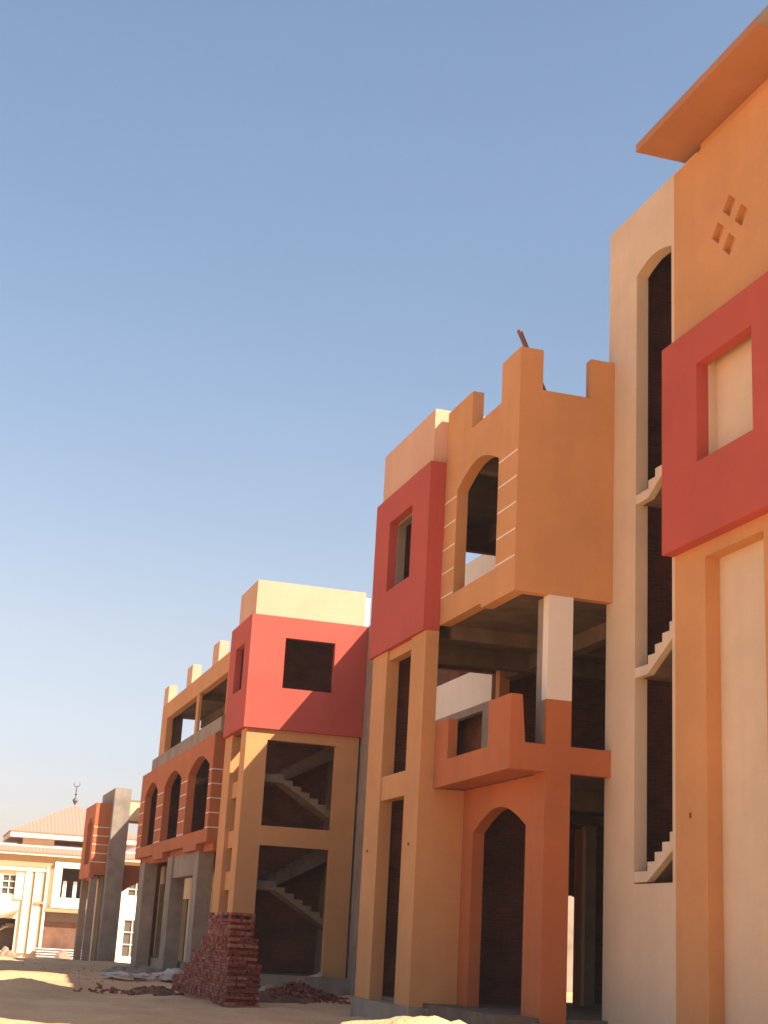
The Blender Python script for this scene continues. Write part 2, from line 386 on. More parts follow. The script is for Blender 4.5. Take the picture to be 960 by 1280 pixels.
part('balcony_floor', BURNT, M, (XB + 0.202, XA + .2, YN + 0.202, YR - 0.02, 4.235, 4.42))
# far end wall, open on the upper floors, brick inside
m = Mb(); m.prism('y', rect(9.94, 16.5, -0.3, 11.3), [rect(11.2, 12.74, 4.55, 7.5), rect(11.2, 12.75, 7.95, 10.5), arch(14.4, 15.35, -0.02, 2.05, 2.4)], 32.72, 32.92); m.build('end_wall', BRICK, M)
part('end_post', ORANGE, M, (12.76, 13.02, 32.45, 32.715, 4.5, 7.69))
part('rear_wall', BRICK, M, (16.42, 16.6, 24.9, 32.7, -0.3, 11.3))
part('cross_wall', BRICK, M, (10.0, 10.62, 31.9, 32.1, -0.02, 11.1), (11.6, 13.6, 30.2, 30.4, -0.02, 3.95))
part('hall_pier', BURNT, M, (14.17, 14.34, 31.0, 31.05, -0.02, 3.8))
part('hall_pier_edge', CREAM, M, (14.342, 14.425, 31.0, 31.05, -0.02, 3.8))
part('hall_column', CONC, M, (14.44, 14.68, 31.0, 31.3, -0.02, 3.9))
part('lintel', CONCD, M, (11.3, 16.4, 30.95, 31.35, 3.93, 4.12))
part('plinth', CONC, M, (XP - 0.05, 9.925, YR - 0.15, 32.8, -1.0, -0.102), (XA - 0.14, XC - 0.36, YN - 0.25, 29.5, -1.0, -0.104), (9.926, XA - .142, 28.5, 29.5, -1.0, -0.106))
for yy, zz in ((29.35, 3.05), (32.3, 3.02)):
    part('wire_stub', RUST, M, (XP - .03, XP - .001, yy, yy + .02, zz, zz + .06))
m = Mb().tube((10.41, 26.0, 13.44), (11.4, 26.0, 11.35), 0.055, 0.045)
pole = m.build('pole', RUST); pole['label'] = 'rusty steel pole leaning over the roof parapet of the middle building'; pole['category'] = 'pole'

# ------------------------------------------------------------------ linking wing between the middle and the stair building (K)
K = thing('building', 'low grey linking wing set back between the middle building and the stair building', 'building', (14, 40, -0.6))
m = Mb(); m.prism('x', rect(33.1, 47.2, -0.9, 7.19), [rect(35.3, 38.9, 4.7, 7.0), rect(40, 44, 0, 3.2)], 13.43, 13.6); m.build('street_wall', CONC, K)
part('parapet_band', WHITE, K, (13.425, 13.6, 33.1, 44.9, 7.193, 8.16), (13.425, 13.6, 33.1, 44.9, 10.6, 11.3))
part('street_wall_end', CONC, K, (13.43, 13.6, 44.902, 47.2, 7.193, 11.285))
for y in (34.9, 39.2, 42.0): part('post', CONC, K, (13.44, 13.6, y, y + 0.3, 8.163, 10.597))
part('rear_wall', BRICK, K, (14.4, 14.6, 33.1, 46.25, -0.9, 11.2))
part('floor_slab', CONCD, K, (13.61, 14.39, 33.1, 46.25, 7.4, 7.6), (13.61, 14.39, 33.1, 46.25, 11.0, 11.2), (13.61, 14.39, 33.1, 46.25, 3.6, 3.8))

# ------------------------------------------------------------------ stair building (F)
XF, YF, YB, XFP = 9.421, 46.35, 46.47, 9.56
F = thing('building', 'orange stair building with red upper corner and zigzag stairs in two openings', 'building', (11.5, 48, -0.5))
m = Mb()
m.prism('y', rect(XF, 13.42, 7.53, 11.27), [rect(10.60, 12.31, 8.9, 10.575)], YF, YF + 0.22)
m.prism('x', rect(YF + 0.222, 49.72, 7.53, 11.27), [rect(47.30, 48.67, 8.88, 10.44)], XF, XF + 0.22)
m.build('red_corner_bay', RED, F)
part('bay_wall_and_blocker', BRICK, F, (XF + 0.222, 13.40, 49.5, 49.715, 7.54, 11.26), (13.2, 13.40, YF + 0.222, 49.498, 7.54, 11.26), (9.645, 10.2, YF + .225, 48.8, 7.47, 8.3))  # last box is an added hidden block, shading the top of the side recess
part('bay_roof', CONCD, F, (XF + 0.222, 13.198, YF + 0.222, 49.498, 11.06, 11.255))
m = Mb()
m.prism('y', rect(9.55, 13.31, 11.273, 12.46), [], YF + 0.13, YF + 0.33)
m.box(9.55, 9.75, YF + 0.332, 49.2, 11.273, 12.457)
m.box(13.1, 13.308, YF + 0.332, 49.2, 11.273, 12.457); m.box(9.752, 13.098, 49.0, 49.2, 11.273, 12.456)
m.build('roof_parapet', PEACH, F)
part('parapet_return', STRIPE, F, (13.315, 13.50, YF + 0.25, YF + 1.2, 11.273, 12.31))
# body
m = Mb()
m.prism('y', rect(XFP + 0.002, 13.36, -0.07, 7.526), [rect(10.27, 12.60, 4.46, 7.19), [(10.27, -0.068), (12.60, -0.068), (12.60, 3.85), (10.27, 3.85)]], YB, YB + 0.25)
m.build('front_wall', ORANGE, F)
part('pillar', ORANGE, F, (XFP, 10.268, YB + 0.252, 47.28, -0.07, 7.525))
part('pillar', ORANGE, F, (XFP, 9.98, 48.75, 49.93, -0.07, 7.525))
for z0, z1 in ((5.40, 5.93), (3.78, 4.33), (2.44, 3.03), (0.9, 1.45)):
    part('tie_beam', ORANGE, F, (XFP + .135, 9.95, 47.282, 48.748, z0, z1))
part('side_wall', CONC, F, (13.2, 13.355, YB + 0.252, 50.0, -0.07, 7.526))
part('rear_wall', BRICK, F, (9.99, 13.2, 49.75, 49.95, -0.07, 7.52))
part('ground_slab', CONCD, F, (XFP + 0.5, 13.19, YB + 0.252, 49.74, -0.3, -0.075))
for z in (6.16, 2.765):
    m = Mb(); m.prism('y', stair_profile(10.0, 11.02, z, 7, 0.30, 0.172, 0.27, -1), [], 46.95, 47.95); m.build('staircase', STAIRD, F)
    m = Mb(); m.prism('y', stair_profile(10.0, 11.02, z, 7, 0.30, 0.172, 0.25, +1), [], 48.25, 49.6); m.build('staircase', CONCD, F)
part('plinth', CONC, F, (XFP - 0.03, 11.95, YB - 0.10, YB + 0.20, -0.42, -0.073), (11.953, 13.6, YB - 0.35, YB + 0.2, -1.0, -0.074))
# ------------------------------------------------------------------ arcade building (A)
XA2, Y0, Y1 = 9.62, 52.3, 70.25
A = thing('building', 'burnt orange arcade building with three upper arches over grey concrete columns', 'building', (11, 61, -0.6))
AR = [(52.92, 57.36), (58.95, 63.17), (65.05, 68.75)]
m = Mb()
out = [(Y0, 4.17), (54.35, 4.17), (54.36, 3.96), (57.15, 3.96), (57.16, 4.17), (62.05, 4.17), (62.06, 3.93), (64.85, 3.93), (64.86, 4.17), (Y1, 4.17), (Y1, 8.02), (Y0, 8.02)]
m.prism('x', out, [arch(a, b, 4.64, 6.95, 7.44) for a, b in AR], XA2, XA2 + 0.3)
m.box(XA2 + 0.302, 10.6, Y0, Y0 + 0.25, 4.17, 8.02); m.box(XA2 + .302, 10.6, Y1 - .25, Y1, 4.17, 8.02)
m.build('arcade_wall', BURNT, A)
part('soffit_beam', BURNT, A, (XA2 + 0.305, XA2 + 0.6, Y0 + 0.26, Y1 - 0.3, 3.9, 4.25))
for r in range(5):
    z = 4.66 + r * 0.515
    for a, b in ((Y0 + 0.0, 52.88), (57.42, 58.9), (63.25, 64.98), (68.82, Y1 - 0.02)):
        part('stripe', STRIPE, A, (XA2 - 0.008, XA2 + 0.02, a, b, z, z + 0.035))
    part('stripe', STRIPE, A, (XA2 - 0.008, 10.6, Y0 - 0.008, Y0 + 0.02, z, z + 0.035))
part('concrete_band', CONC, A, (XA2 + 0.003, XA2 + 0.28, 51.4, 67.6, 8.023, 8.52))
# upper frame and crenels
m = Mb()
m.prism('x', rect(49.96, 65.9, 8.523, 10.77), [rect(50.9, 64.35, 8.5231, 10.05)], XA2 + 0.005, XA2 + 0.27)
m.build('upper_frame', ORANGE, A)
part('frame_post', ORANGE, A, (XA2 + .02, XA2 + .13, 56.55, 57.1, 8.524, 10.048))
for a, b in ((64.6, 65.88), (58.68, 59.93), (53.03, 54.27)):
    part('merlon', PEACH, A, (XA2 + 0.006, XA2 + 0.36, a, b, 10.773, 11.56))
part('upper_roof', CONCD, A, (XA2 + 0.28, 13.0, 50.0, 65.9, 10.3, 10.6), (11.4, 11.7, 50.0, 65.9, 9.95, 10.3), (XA2 + .28, 13.0, 57.8, 58.1, 10.0, 10.3))
part('upper_end_wall', CONC, A, (XA2 + 0.28, 10.53, 65.6, 65.85, 8.5, 10.29))
part('upper_rear_wall', CONC, A, (13.05, 13.25, 50.0, 64.5, 8.2, 10.6))
part('floor_slab', CONCD, A, (XA2 + 0.31, 14.0, Y0 + 0.26, Y1 - .26, 4.26, 4.45), (XA2 + 0.31, 14.0, 50.0, 70.5, 8.022, 8.2))
part('floor_beam', CONCD, A, (XA2 + .31, 13.8, 58.1, 58.4, 7.6, 8.02), (XA2 + .31, 13.8, 64.1, 64.4, 7.6, 8.02), (11.5, 11.8, Y0 + .3, Y1 - .3, 7.5, 8.019))
part('gallery_rear_wall', BRICK, A, (14.0, 14.2, 50.2, Y1, -0.9, 8.2))
for a, b in ((54.46, 55.37), (60.3, 61.55), (67.9, 69.3)):
    part('column', CONC, A, (9.79, 10.36, a, b, -1.0, 3.955))
m = Mb(); m.prism('y', rect(9.93, 14.2, -1.0, 8.018), [], 70.3, 70.5); m.build('end_wall', BRICK, A)
part('lintel_beam', CONC, A, (9.85, 10.3, 55.372, 60.298, 3.1, 3.95))
# ground floor wall with door openings and yellow lintels
m = Mb()
m.prism('x', rect(50.2, Y1, -0.12, 3.9), [rect(53.5, 57.1, -0.119, 2.72), rect(62.1, 63.85, -0.119, 2.37), rect(68.3, 70.0, -0.119, 3.1)], 10.90, 11.15)
m.build('ground_floor_wall', YELLOW, A)
part('raw_render_patch', CONC, A, (10.885, 10.899, 57.2, 59.6, -0.12, 3.1), (10.885, 10.899, 64.0, 65.9, -0.12, 1.2))
part('door_lining', CONC, A, (10.95, 11.5, 63.86, 64.0, -0.1, 2.4), (10.95, 11.5, 57.11, 57.3, -0.1, 2.75), (10.95, 11.5, 70.01, 70.15, -0.1, 3.1))
part('plinth', CONC, A, (10.45, 11.4, 50.3, 70.6, -1.1, -0.122))

# ------------------------------------------------------------------ far block (D)
D = thing('building', 'small burnt orange block with one arch and tall bare grey end wall', 'building', (11, 91, -0.7))
m = Mb()
m.prism('x', rect(89.0, 94.6, 3.78, 8.1), [arch(90.0, 92.6, 4.6, 6.9, 7.35)], 9.62, 9.9)
m.box(9.902, 10.54, 89.0, 89.25, 3.95, 8.1); m.box(9.902, 10.6, 94.3, 94.6, 3.78, 8.1)
m.build('arcade_wall', BURNT, D)
for r in range(5):
    z = 4.66 + r * 0.5
    part('stripe', STRIPE, D, (9.612, 10.54, 88.985, 89.01, z, z + 0.04))
part('end_wall', CONC, D, (10.543, 11.52, 88.2, 94.5, -1.6, 8.98))
part('column', CONC, D, (9.75, 10.15, 89.2, 89.8, -1.0, 3.9), (9.75, 10.15, 93.6, 94.2, -1.0, 3.9))
part('soffit_beam', BURNT, D, (9.91, 10.2, 89.26, 94.29, 3.7, 4.1))
part('ground_floor_wall', YELLOW, D, (10.3, 10.6, 89.7, 94.5, -1.0, 3.9))
part('roof_slab', CONCD, D, (9.902, 10.6, 89.252, 94.298, 7.7, 7.9))
L = thing('building', 'unseen wing added behind the arcade to shade the far block and gateway', 'building', (13.3, 79, -0.8))  # unseen, added as caster of the diagonal shadow on the far block
part('street_wall', CONC, L, (12.6, 12.8, 70.6, 88.6, -1.5, 8.7))
part('rear_wall', CONC, L, (14.2, 14.4, 70.6, 88.6, -1.5, 8.6))
part('roof', CONCD, L, (12.8, 14.2, 70.6, 88.6, 8.3, 8.5))
# gateway between the far block and the arcade
G = thing('gateway', 'orange gateway wall with upper opening right of the bare grey end wall', 'gateway', (13.5, 89.5, -0.7))
m = Mb(); m.prism('y', rect(11.53, 17.0, -1.6, 8.32), [rect(11.62, 14.6, 4.62, 7.08), arch(11.56, 14.8, -1.599, 3.0, 3.75)], 89.2, 89.75); m.build('gateway_wall', BURNT, G)
part('upper_face', YELLOW, G, (11.53, 17.0, 89.17, 89.197, 7.2, 8.315))
part('coping', CONC, G, (11.53, 17.0, 89.15, 89.8, 8.322, 8.42))

# ------------------------------------------------------------------ villa
YV = 112.0
VB = thing('villa', 'cream villa with clay tiled roofs and a crescent finial at the end of the street', 'villa', (9, 116, -0.7))
m = Mb()
m.prism('y', rect(-2, 19, -2.0, 5.75), [rect(5.95, 7.42, 2.9, 4.3), rect(10.12, 13.2, 2.9, 5.0), rect(9.25, 13.6, -1.99, 1.85), rect(15.0, 16.3, -1.0, 1.62), rect(15.05, 16.3, 3.3, 4.3), rect(4.2, 7.25, -1.0, 1.25)], YV, YV + 0.3)
m.build('front_wall', VCREAM, VB)
part('side_wall', VCREAM, VB, (-2, -1.7, YV + 0.302, 124, -1.2, 5.75), (18.7, 19, YV + 0.302, 124, -1.2, 5.75), (-1.7, 18.7, 123.7, 124, -1.2, 5.75))
part('frieze', VTAN, VB, (-2.02, 9.5, YV - 0.10, YV - 0.003, 4.92, 5.74), (9.56, 19.02, YV - .06, YV - .003, 5.42, 5.74))
part('cornice', VCREAM, VB, (-2.5, 19.5, YV - 0.5, YV + 0.1, 5.752, 5.96))
part('band', VCREAM, VB, (-2.0, 9.0, YV - 0.25, YV - 0.101, 4.62, 4.86))
# projecting portal frame on the upper floor
m = Mb(); m.prism('y', rect(9.56, 13.8, 2.15, 5.40), [rect(10.12, 13.2, 2.9, 5.0)], YV - 0.45, YV - 0.004); m.build('portal_frame', VCREAM, VB)
part('frame_base', VTAN, VB, (9.2, 13.9, YV - 0.40, YV - 0.004, 1.87, 2.14))
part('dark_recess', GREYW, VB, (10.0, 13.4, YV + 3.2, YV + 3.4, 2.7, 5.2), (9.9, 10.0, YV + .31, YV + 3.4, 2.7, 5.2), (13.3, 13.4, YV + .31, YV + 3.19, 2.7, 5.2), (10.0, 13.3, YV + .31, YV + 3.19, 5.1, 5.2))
for x in (10.35, 11.1): part('white_post', STRIPE, VB, (x, x + 0.26, YV + 0.5, YV + 0.6, 2.8, 4.1))
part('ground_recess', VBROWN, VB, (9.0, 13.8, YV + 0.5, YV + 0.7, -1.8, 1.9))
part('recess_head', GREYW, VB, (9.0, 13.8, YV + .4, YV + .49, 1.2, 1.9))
# pilasters
part('pilaster', VCREAM, VB, (7.55, 8.02, YV - 0.22, YV - 0.004, -1.1, 4.6), (6.9, 7.54, YV - .12, YV - .004, 2.6, 4.6))
part('pilaster', VTAN, VB, (8.03, 8.22, YV - 0.12, YV - 0.004, -1.1, 4.6))
part('pilaster', VCREAM, VB, (8.23, 8.78, YV - 0.25, YV - 0.004, -1.1, 4.55))
part('pilaster', VTAN, VB, (8.79, 9.02, YV - 0.16, YV - 0.004, -1.1, 4.6))
part('pilaster', VCREAM, VB, (9.03, 9.22, YV - 0.32, YV - 0.004, -1.1, 4.95))
part('ledge', VTAN, VB, (8.4, 9.02, YV - 0.42, YV - 0.252, 2.36, 2.52))
def villa_window(x0, x1, z0, z1, nx, nz):
    w = Mb(); t = 0.035
    for i in range(nx + 1):
        x = x0 + (x1 - x0) * i / nx; w.box(x - t, x + t, YV + 0.05, YV + 0.11, z0, z1)
    for i in range(nz + 1):
        z = z0 + (z1 - z0) * i / nz; w.box(x0, x1, YV + 0.04, YV + 0.12, z - t, z + t)
    f = w.build('window', VCREAM, VB)
    g = Mb().box(x0, x1, YV + 0.16, YV + 0.2, z0, z1).build('pane', GLASS, f)
villa_window(5.98, 7.40, 2.92, 4.28, 3, 3)
villa_window(15.03, 16.28, -1.0, 1.60, 2, 3)
villa_window(15.08, 16.28, 3.32, 4.28, 2, 2)
# outside stair in its recess
m = Mb(); m.prism('y', stair_profile(7.3, 6.6, 0.9, 8, 0.28, 0.17, 0.3, -1), [], YV + 0.5, YV + 1.6); m.build('staircase', GREYW, VB)
part('stair_recess_wall', GREYW, VB, (4.0, 7.4, YV + 1.7, YV + 1.9, -1.1, 1.3))
m = Mb(); m.prism('y', [(4.2, 0.9), (6.2, 1.25), (7.35, 1.75), (7.35, 1.9), (6.1, 1.45), (4.2, 1.1)], [], YV - 0.5, YV - 0.006); m.build('stair_canopy', VTAN, VB)
for i in range(5):
    z1 = -1.36 + 0.17 * i; y0 = YV - 2.6 + 0.32 * i; x1 = 12.9 - 0.12 * i
    part('entrance_step', GREYW, VB, (8.85, x1, y0, YV - 0.62 if i < 4 else YV - .4, z1 - 0.17 if i else -2.0, z1 - 0.05))
    part('step_tread', STRIPE, VB, (8.80, x1 + .05, y0 - 0.06, YV - 0.62 if i < 4 else YV - .4, z1 - 0.049, z1 - 0.001))
# lower tiled skirt roof, lantern storey, pyramid roof, finial
zs, zt = 5.962, 6.38
m = Mb().poly([(-2.6, YV - .6, zs), (19.6, YV - .6, zs), (19.6, 124.6, zs), (-2.6, 124.6, zs), (-1.6, YV + .5, zt), (18.6, YV + .5, zt), (18.6, 123.5, zt), (-1.6, 123.5, zt)],
              [(0,1,5,4),(1,2,6,5),(2,3,7,6),(3,0,4,7),(3,2,1,0),(4,5,6,7)])
m.build('lower_roof', TILE, VB)
part('roof_kerb', VCREAM, VB, (-1.6, 18.6, YV + .45, YV + 0.7, 6.382, 6.50))
LY = YV + 2.0
part('lantern_pier', VCREAM, VB, (7.2, 9.5, LY, LY + 0.5, 6.38, 7.06), (12.6, 14.9, LY, LY + 0.5, 6.38, 7.06), (7.2, 7.7, LY + 6.5, LY + 7, 6.38, 7.06), (14.4, 14.9, LY + 6.5, LY + 7, 6.38, 7.06))
ex0, ex1, ey0, ey1, ez = 6.2, 15.9, YV + 1.0, YV + 10.6, 7.06
part('eave', VCREAM, VB, (ex0, ex1, ey0, ey1, ez, ez + 0.42))
cx, cy = (ex0 + ex1) / 2, (ey0 + ey1) / 2
m = Mb().poly([(ex0 - .1, ey0 - .1, ez + .423), (ex1 + .1, ey0 - .1, ez + .423), (ex1 + .1, ey1 + .1, ez + .423), (ex0 - .1, ey1 + .1, ez + .423), (cx, cy, ez + 3.0)], [(0,1,4),(1,2,4),(2,3,4),(3,0,4),(3,2,1,0)])
m.build('pyramid_roof', TILE, VB)
fin = Mb().lathe((cx, cy, ez + 2.9), [(.07, 0), (.07, .15), (.14, .24), (.22, .40), (.14, .56), (.04, .62), (.04, .8), (.11, .9), (.035, 1.0), (.035, 1.15), (.08, 1.22), (.03, 1.3), (.03, 1.45)])
# crescent, horns up
cz, ro = ez + 2.9 + 1.68, 0.25
pts = []
for i in range(15):
    a = math.radians(-235 + 290 * i / 14 - 0); pts.append((cx + ro * math.cos(a), cz + ro * math.sin(a)))
for i in range(15):
    a = math.radians(55 - 290 * i / 14); pts.append((cx + .218 * math.cos(a) * 0.98, cz + 0.038 + .208 * math.sin(a)))
fin.prism('y', pts, [], cy - .04, cy + .04)
fin.build('finial', BRONZE, VB)
# cream courtyard house glimpsed through the middle building
C2 = thing('house', 'sunlit pale house glimpsed through the ground floor hall of the middle building', 'house', (30, 64, -0.6))
m = Mb(); m.prism('y', rect(24, 40, -1.0, 6.5), [rect(33, 34.4, 0.6, 2.2), rect(36, 37.4, 0.6, 2.2)], 62, 62.3); m.build('front_wall', CONC, C2)
part('body', CONC, C2, (24, 24.3, 62.302, 70, -1, 6.5), (39.7, 40, 62.302, 70, -1, 6.5), (24.3, 39.7, 69.7, 70, -1, 6.5))
part('roof', CONC, C2, (23.8, 40.2, 61.8, 70.2, 6.502, 6.7))

# ------------------------------------------------------------------ brick stack
BL, BW, BH = 0.235, 0.110, 0.066
PX, PY, PZ = 0.115, 0.245, 0.0720
def brick_mesh():
    b = bmesh.new(); bmesh.ops.create_cube(b, size=1)
    bmesh.ops.scale(b, vec=(BW, BL, BH), verts=b.verts[:])
    bmesh.ops.bevel(b, geom=b.edges[:], offset=0.006, segments=1, affect='EDGES')
    me = bpy.data.meshes.new('brick'); b.to_mesh(me); b.free(); me.materials.append(BRICKL); return me
BME = brick_mesh()
slots = []
ROWS = 29
def stack_len(k):
    z = k * PZ
    if z > 1.5: return 3.1
    if z > 1.12: return 3.9
    if z > .72: return 5.0
    if z > .40: return 6.3
    return 7.6
def stack_cols(k): return 7 if k < 13 else (6 if k < 21 else 5)
for k in range(ROWS):
    z = gz(7.5, 37) - 0.02 + (k + 0.5) * PZ
    ny = int(stack_len(k) / PY)
    for j in range(ny):
        nx = stack_cols(k)
        for i in range(nx):
            x = 7.27 + i * PX; y = 35.12 + j * PY + (0.11 if k % 2 else 0)
            if (k >= ROWS - 2 and random.random() < .35) or (j >= ny - 1 and random.random() < .5): continue
            shell = (i == 0 or j == 0 or j == ny - 1 or k == ROWS - 1 or k >= ROWS - 2)
            vis = i == 0 or j == 0
            slots.append((not vis, math.hypot(x, y) - 0.02 * k, Vector((x + random.uniform(-.022, .012), y + random.uniform(-.03, .02), z)), random.uniform(-.09, .09), shell))
slots.sort(key=lambda s: (s[0], s[1]))
for n_, (hid, dist, p, rz, shell) in enumerate(slots[:285]):
    o = bpy.data.objects.new('brick', BME); COL.objects.link(o)
    o.location = p; o.rotation_euler = (random.uniform(-.02, .02), random.uniform(-.02, .02), rz)
    o['label'] = 'red clay brick in the near end of the tall stepped stack by the stair building'
    o['category'] = 'brick'; o['group'] = 'bricks at the near end of the stack'
b = bmesh.new()
tmp = bmesh.new(); tmp.from_mesh(BME)
def add_brick(bm_, p, rot, sc_=(1, 1, 1)):
    mat = Matrix.Translation(p) @ rot.to_4x4() @ Matrix.Diagonal((sc_[0], sc_[1], sc_[2], 1))
    vs = [bm_.verts.new(mat @ v.co) for v in tmp.verts]
    for f in tmp.faces: bm_.faces.new([vs[v.index] for v in f.verts])
tmp.verts.index_update()
for hid, dist, p, rz, shell in slots[285:]:
    if shell: add_brick(b, p, Matrix.Rotation(rz, 3, 'Z'))
me = bpy.data.meshes.new('brick_stack'); b.to_mesh(me); b.free(); me.materials.append(BRICKL)
o = bpy.data.objects.new('brick_stack', me); COL.objects.link(o); o['kind'] = 'stuff'
o['label'] = 'rest of the red clay bricks in the stepped stack by the stair building'; o['category'] = 'bricks'

def scatter_bricks(name, label, n, fn):
    b = bmesh.new()
    for i in range(n):
        x, y, dz = fn(i)
        rot = Matrix.Rotation(random.uniform(0, 6.3), 3, 'Z') @ Matrix.Rotation(random.uniform(-.6, .6), 3, 'X') @ Matrix.Rotation(random.uniform(-.6, .6), 3, 'Y')
        add_brick(b, Vector((x, y, gz(x, y) + 0.02 + dz)), rot, (random.uniform(.6, 1), random.uniform(.25, 1), random.uniform(.6, 1)))
    me = bpy.data.meshes.new(name); b.to_mesh(me); b.free(); me.materials.append(BRICKL)
    o = bpy.data.objects.new(name, me); COL.objects.link(o); o['kind'] = 'stuff'; o['label'] = label; o['category'] = 'rubble'
def fn1(i):
    t = random.random(); x = 10.7 + random.gauss(0, .7); y = 42.3 + random.gauss(0, 1.0)
    h = max(0, 0.50 - 0.36 * (abs(x - 10.7) + 0.6 * abs(y - 42.3)))
    return x, y, h * random.random() ** .4 - .01
scatter_bricks('brick_rubble', 'low heap of broken red bricks at the foot of the stair building', 460, fn1)
def fn2(i):
    t = random.random(); return 4.6 + 3.2 * t + random.gauss(0, .3), 41.5 + random.gauss(0, 1.0) + 1.0 * t, 0
scatter_bricks('brick_scatter', 'scatter of broken red brick across the shaded sand left of the stack', 60, fn2)

# ------------------------------------------------------------------ heaps, rubble, sacks
def heap(name, label, cat, x, y, rx, ry, h, mat, seed, rough=0.12, kind=None, n=46, power=1.5):
    bm = bmesh.new(); rings = []
    zb = gz(x, y)
    for j in range(n // 2 + 1):
        r = 1.12 * j / (n // 2); ring = []
        for i in range(n):
            a = 2 * math.pi * i / n
            px, py = x + rx * r * math.cos(a), y + ry * r * math.sin(a)
            e = max(0.0, 1 - r ** power)
            q = Vector((px * 1.1, py * 1.1, seed))
            z = h * e * (1 + 0.35 * noise.noise(q)) + rough * min(1, 2 * e + .1) * (noise.noise(q * 2.4) + 0.5 * noise.noise(q * 6.0))
            ring.append((px, py, gz(px, py) - 0.06 + max(-0.02, z)))
        rings.append(ring)
    vs = [[bm.verts.new(p) for p in ring] for ring in rings[1:]]
    top = bm.verts.new((x, y, sum(p[2] for p in rings[0]) / n))
    for i in range(n): bm.faces.new([top, vs[0][i], vs[0][(i+1) % n]])
    for a, b in zip(vs, vs[1:]):
        for i in range(n): bm.faces.new([a[i], b[i], b[(i+1) % n], a[(i+1) % n]])
    lo = [bm.verts.new((v.co.x, v.co.y, v.co.z - 0.4)) for v in vs[-1]]
    for i in range(n): bm.faces.new([vs[-1][i], lo[i], lo[(i+1) % n], vs[-1][(i+1) % n]])
    bm.faces.new(list(reversed(lo)))
    bmesh.ops.translate(bm, verts=bm.verts[:], vec=(-x, -y, -zb))
    me = bpy.data.meshes.new(name); bm.to_mesh(me); bm.free(); me.materials.append(mat)
    for p in me.polygons: p.use_smooth = True
    o = bpy.data.objects.new(name, me); COL.objects.link(o); o.location = (x, y, zb)
    o['label'] = label; o['category'] = cat
    if kind: o['kind'] = kind
    return o
heap('sand_heap', 'sunlit heap of pale sand in front of the orange archway', 'sand heap', 6.2, 18.0, 1.75, 1.35, 0.76, HEAP, 1.3, rough=0.07, power=2.2)
heap('sand_heap', 'sand mound with a sunlit far slope at the left edge of the street', 'sand heap', 3.1, 42.0, 2.0, 1.7, 0.25, SAND, 4.1, rough=0.05)
heap('debris_heap', 'reddish debris heap beside the villa stair at the left edge', 'debris heap', 6.5, 105.0, 1.1, 1.0, 0.95, REDDUST, 6.7, rough=0.30)
heap('debris_heap', 'pinkish debris heap tipped over the villa entrance steps', 'debris heap', 10.6, 109.0, 0.95, 0.8, 0.95, REDDUST, 8.2, rough=0.22)
heap('rubble_heap', 'grey rubble heap at the foot of the arcade columns', 'rubble heap', 8.4, 57.5, 1.5, 4.5, 0.30, RUBBLE, 9.4, rough=0.25)
heap('rubble_heap', 'dark red brick rubble spread between the brick stack and the stair building', 'rubble heap', 9.3, 40.2, 1.5, 2.6, 0.20, BRICKDUST, 5.5, rough=0.22)
heap('rubble_heap', 'low reddish rubble spread at the thin end of the brick stack', 'rubble heap', 6.7, 42.3, 0.9, 2.0, 0.16, BRICKDUST, 2.5, rough=0.2)
heap('rubble_heap', 'grey and red rubble heap against the base of the stair building', 'rubble heap', 10.2, 44.0, 1.6, 1.5, 0.28, RUBBLE, 3.3, rough=0.2)

def sack(label, x, y, lx, ly, h, rz, seed):
    bm = bmesh.new(); bmesh.ops.create_icosphere(bm, subdivisions=4, radius=1)
    for v in bm.verts:
        p = v.co.copy(); q = p * 1.7 + Vector((seed, 0, 0))
        d = 1 + 0.45 * noise.noise(q) + 0.30 * abs(noise.noise(q * 2.7)) + .14 * noise.noise(q * 6)
        v.co = Vector((p.x * lx * d, p.y * ly * d, max(-0.25, p.z) * h * d))
    me = bpy.data.meshes.new('sack'); bm.to_mesh(me); bm.free(); me.materials.append(SACK)
    for p in me.polygons: p.use_smooth = True
    o = bpy.data.objects.new('sack', me); COL.objects.link(o); o.location = (x, y, gz(x, y) + 0.1); o.rotation_euler.z = rz
    o['label'] = label; o['category'] = 'sack'; o['group'] = 'white plaster sacks'
sack('flat crumpled white sack at the left end of the row by the arcade', 6.35, 46.6, 0.6, 0.35, 0.10, 0.2, 1)
sack('middle white sack of the row on the rubble by the arcade', 7.2, 47.2, 0.5, 0.35, 0.14, 1.1, 2)
sack('largest white sack of the row, beside the brick stack', 8.15, 48.2, 0.5, 0.4, 0.24, 0.5, 3)

def paper():
    m = Mb()
    m.poly([(12.1, 46.20, -0.065), (12.4, 46.18, -0.06), (12.42, 46.33, -0.03), (12.12, 46.34, -0.055), (12.50, 46.27, 0.13), (12.56, 46.25, 0.11), (12.58, 46.31, -0.02), (12.38, 46.31, 0.02)],
           [(0,1,2,3), (1,6,5,4,7), (1,2,6), (4,5,6,2), (2,7,4), (0,1,7), (3,2,7), (0,7,3)])
    o = m.build('paper_bag', SACK, None, (12.1, 46.35, -0.07)); o['label'] = 'crumpled white paper bag on the concrete base of the stair building'; o['category'] = 'paper bag'
paper()

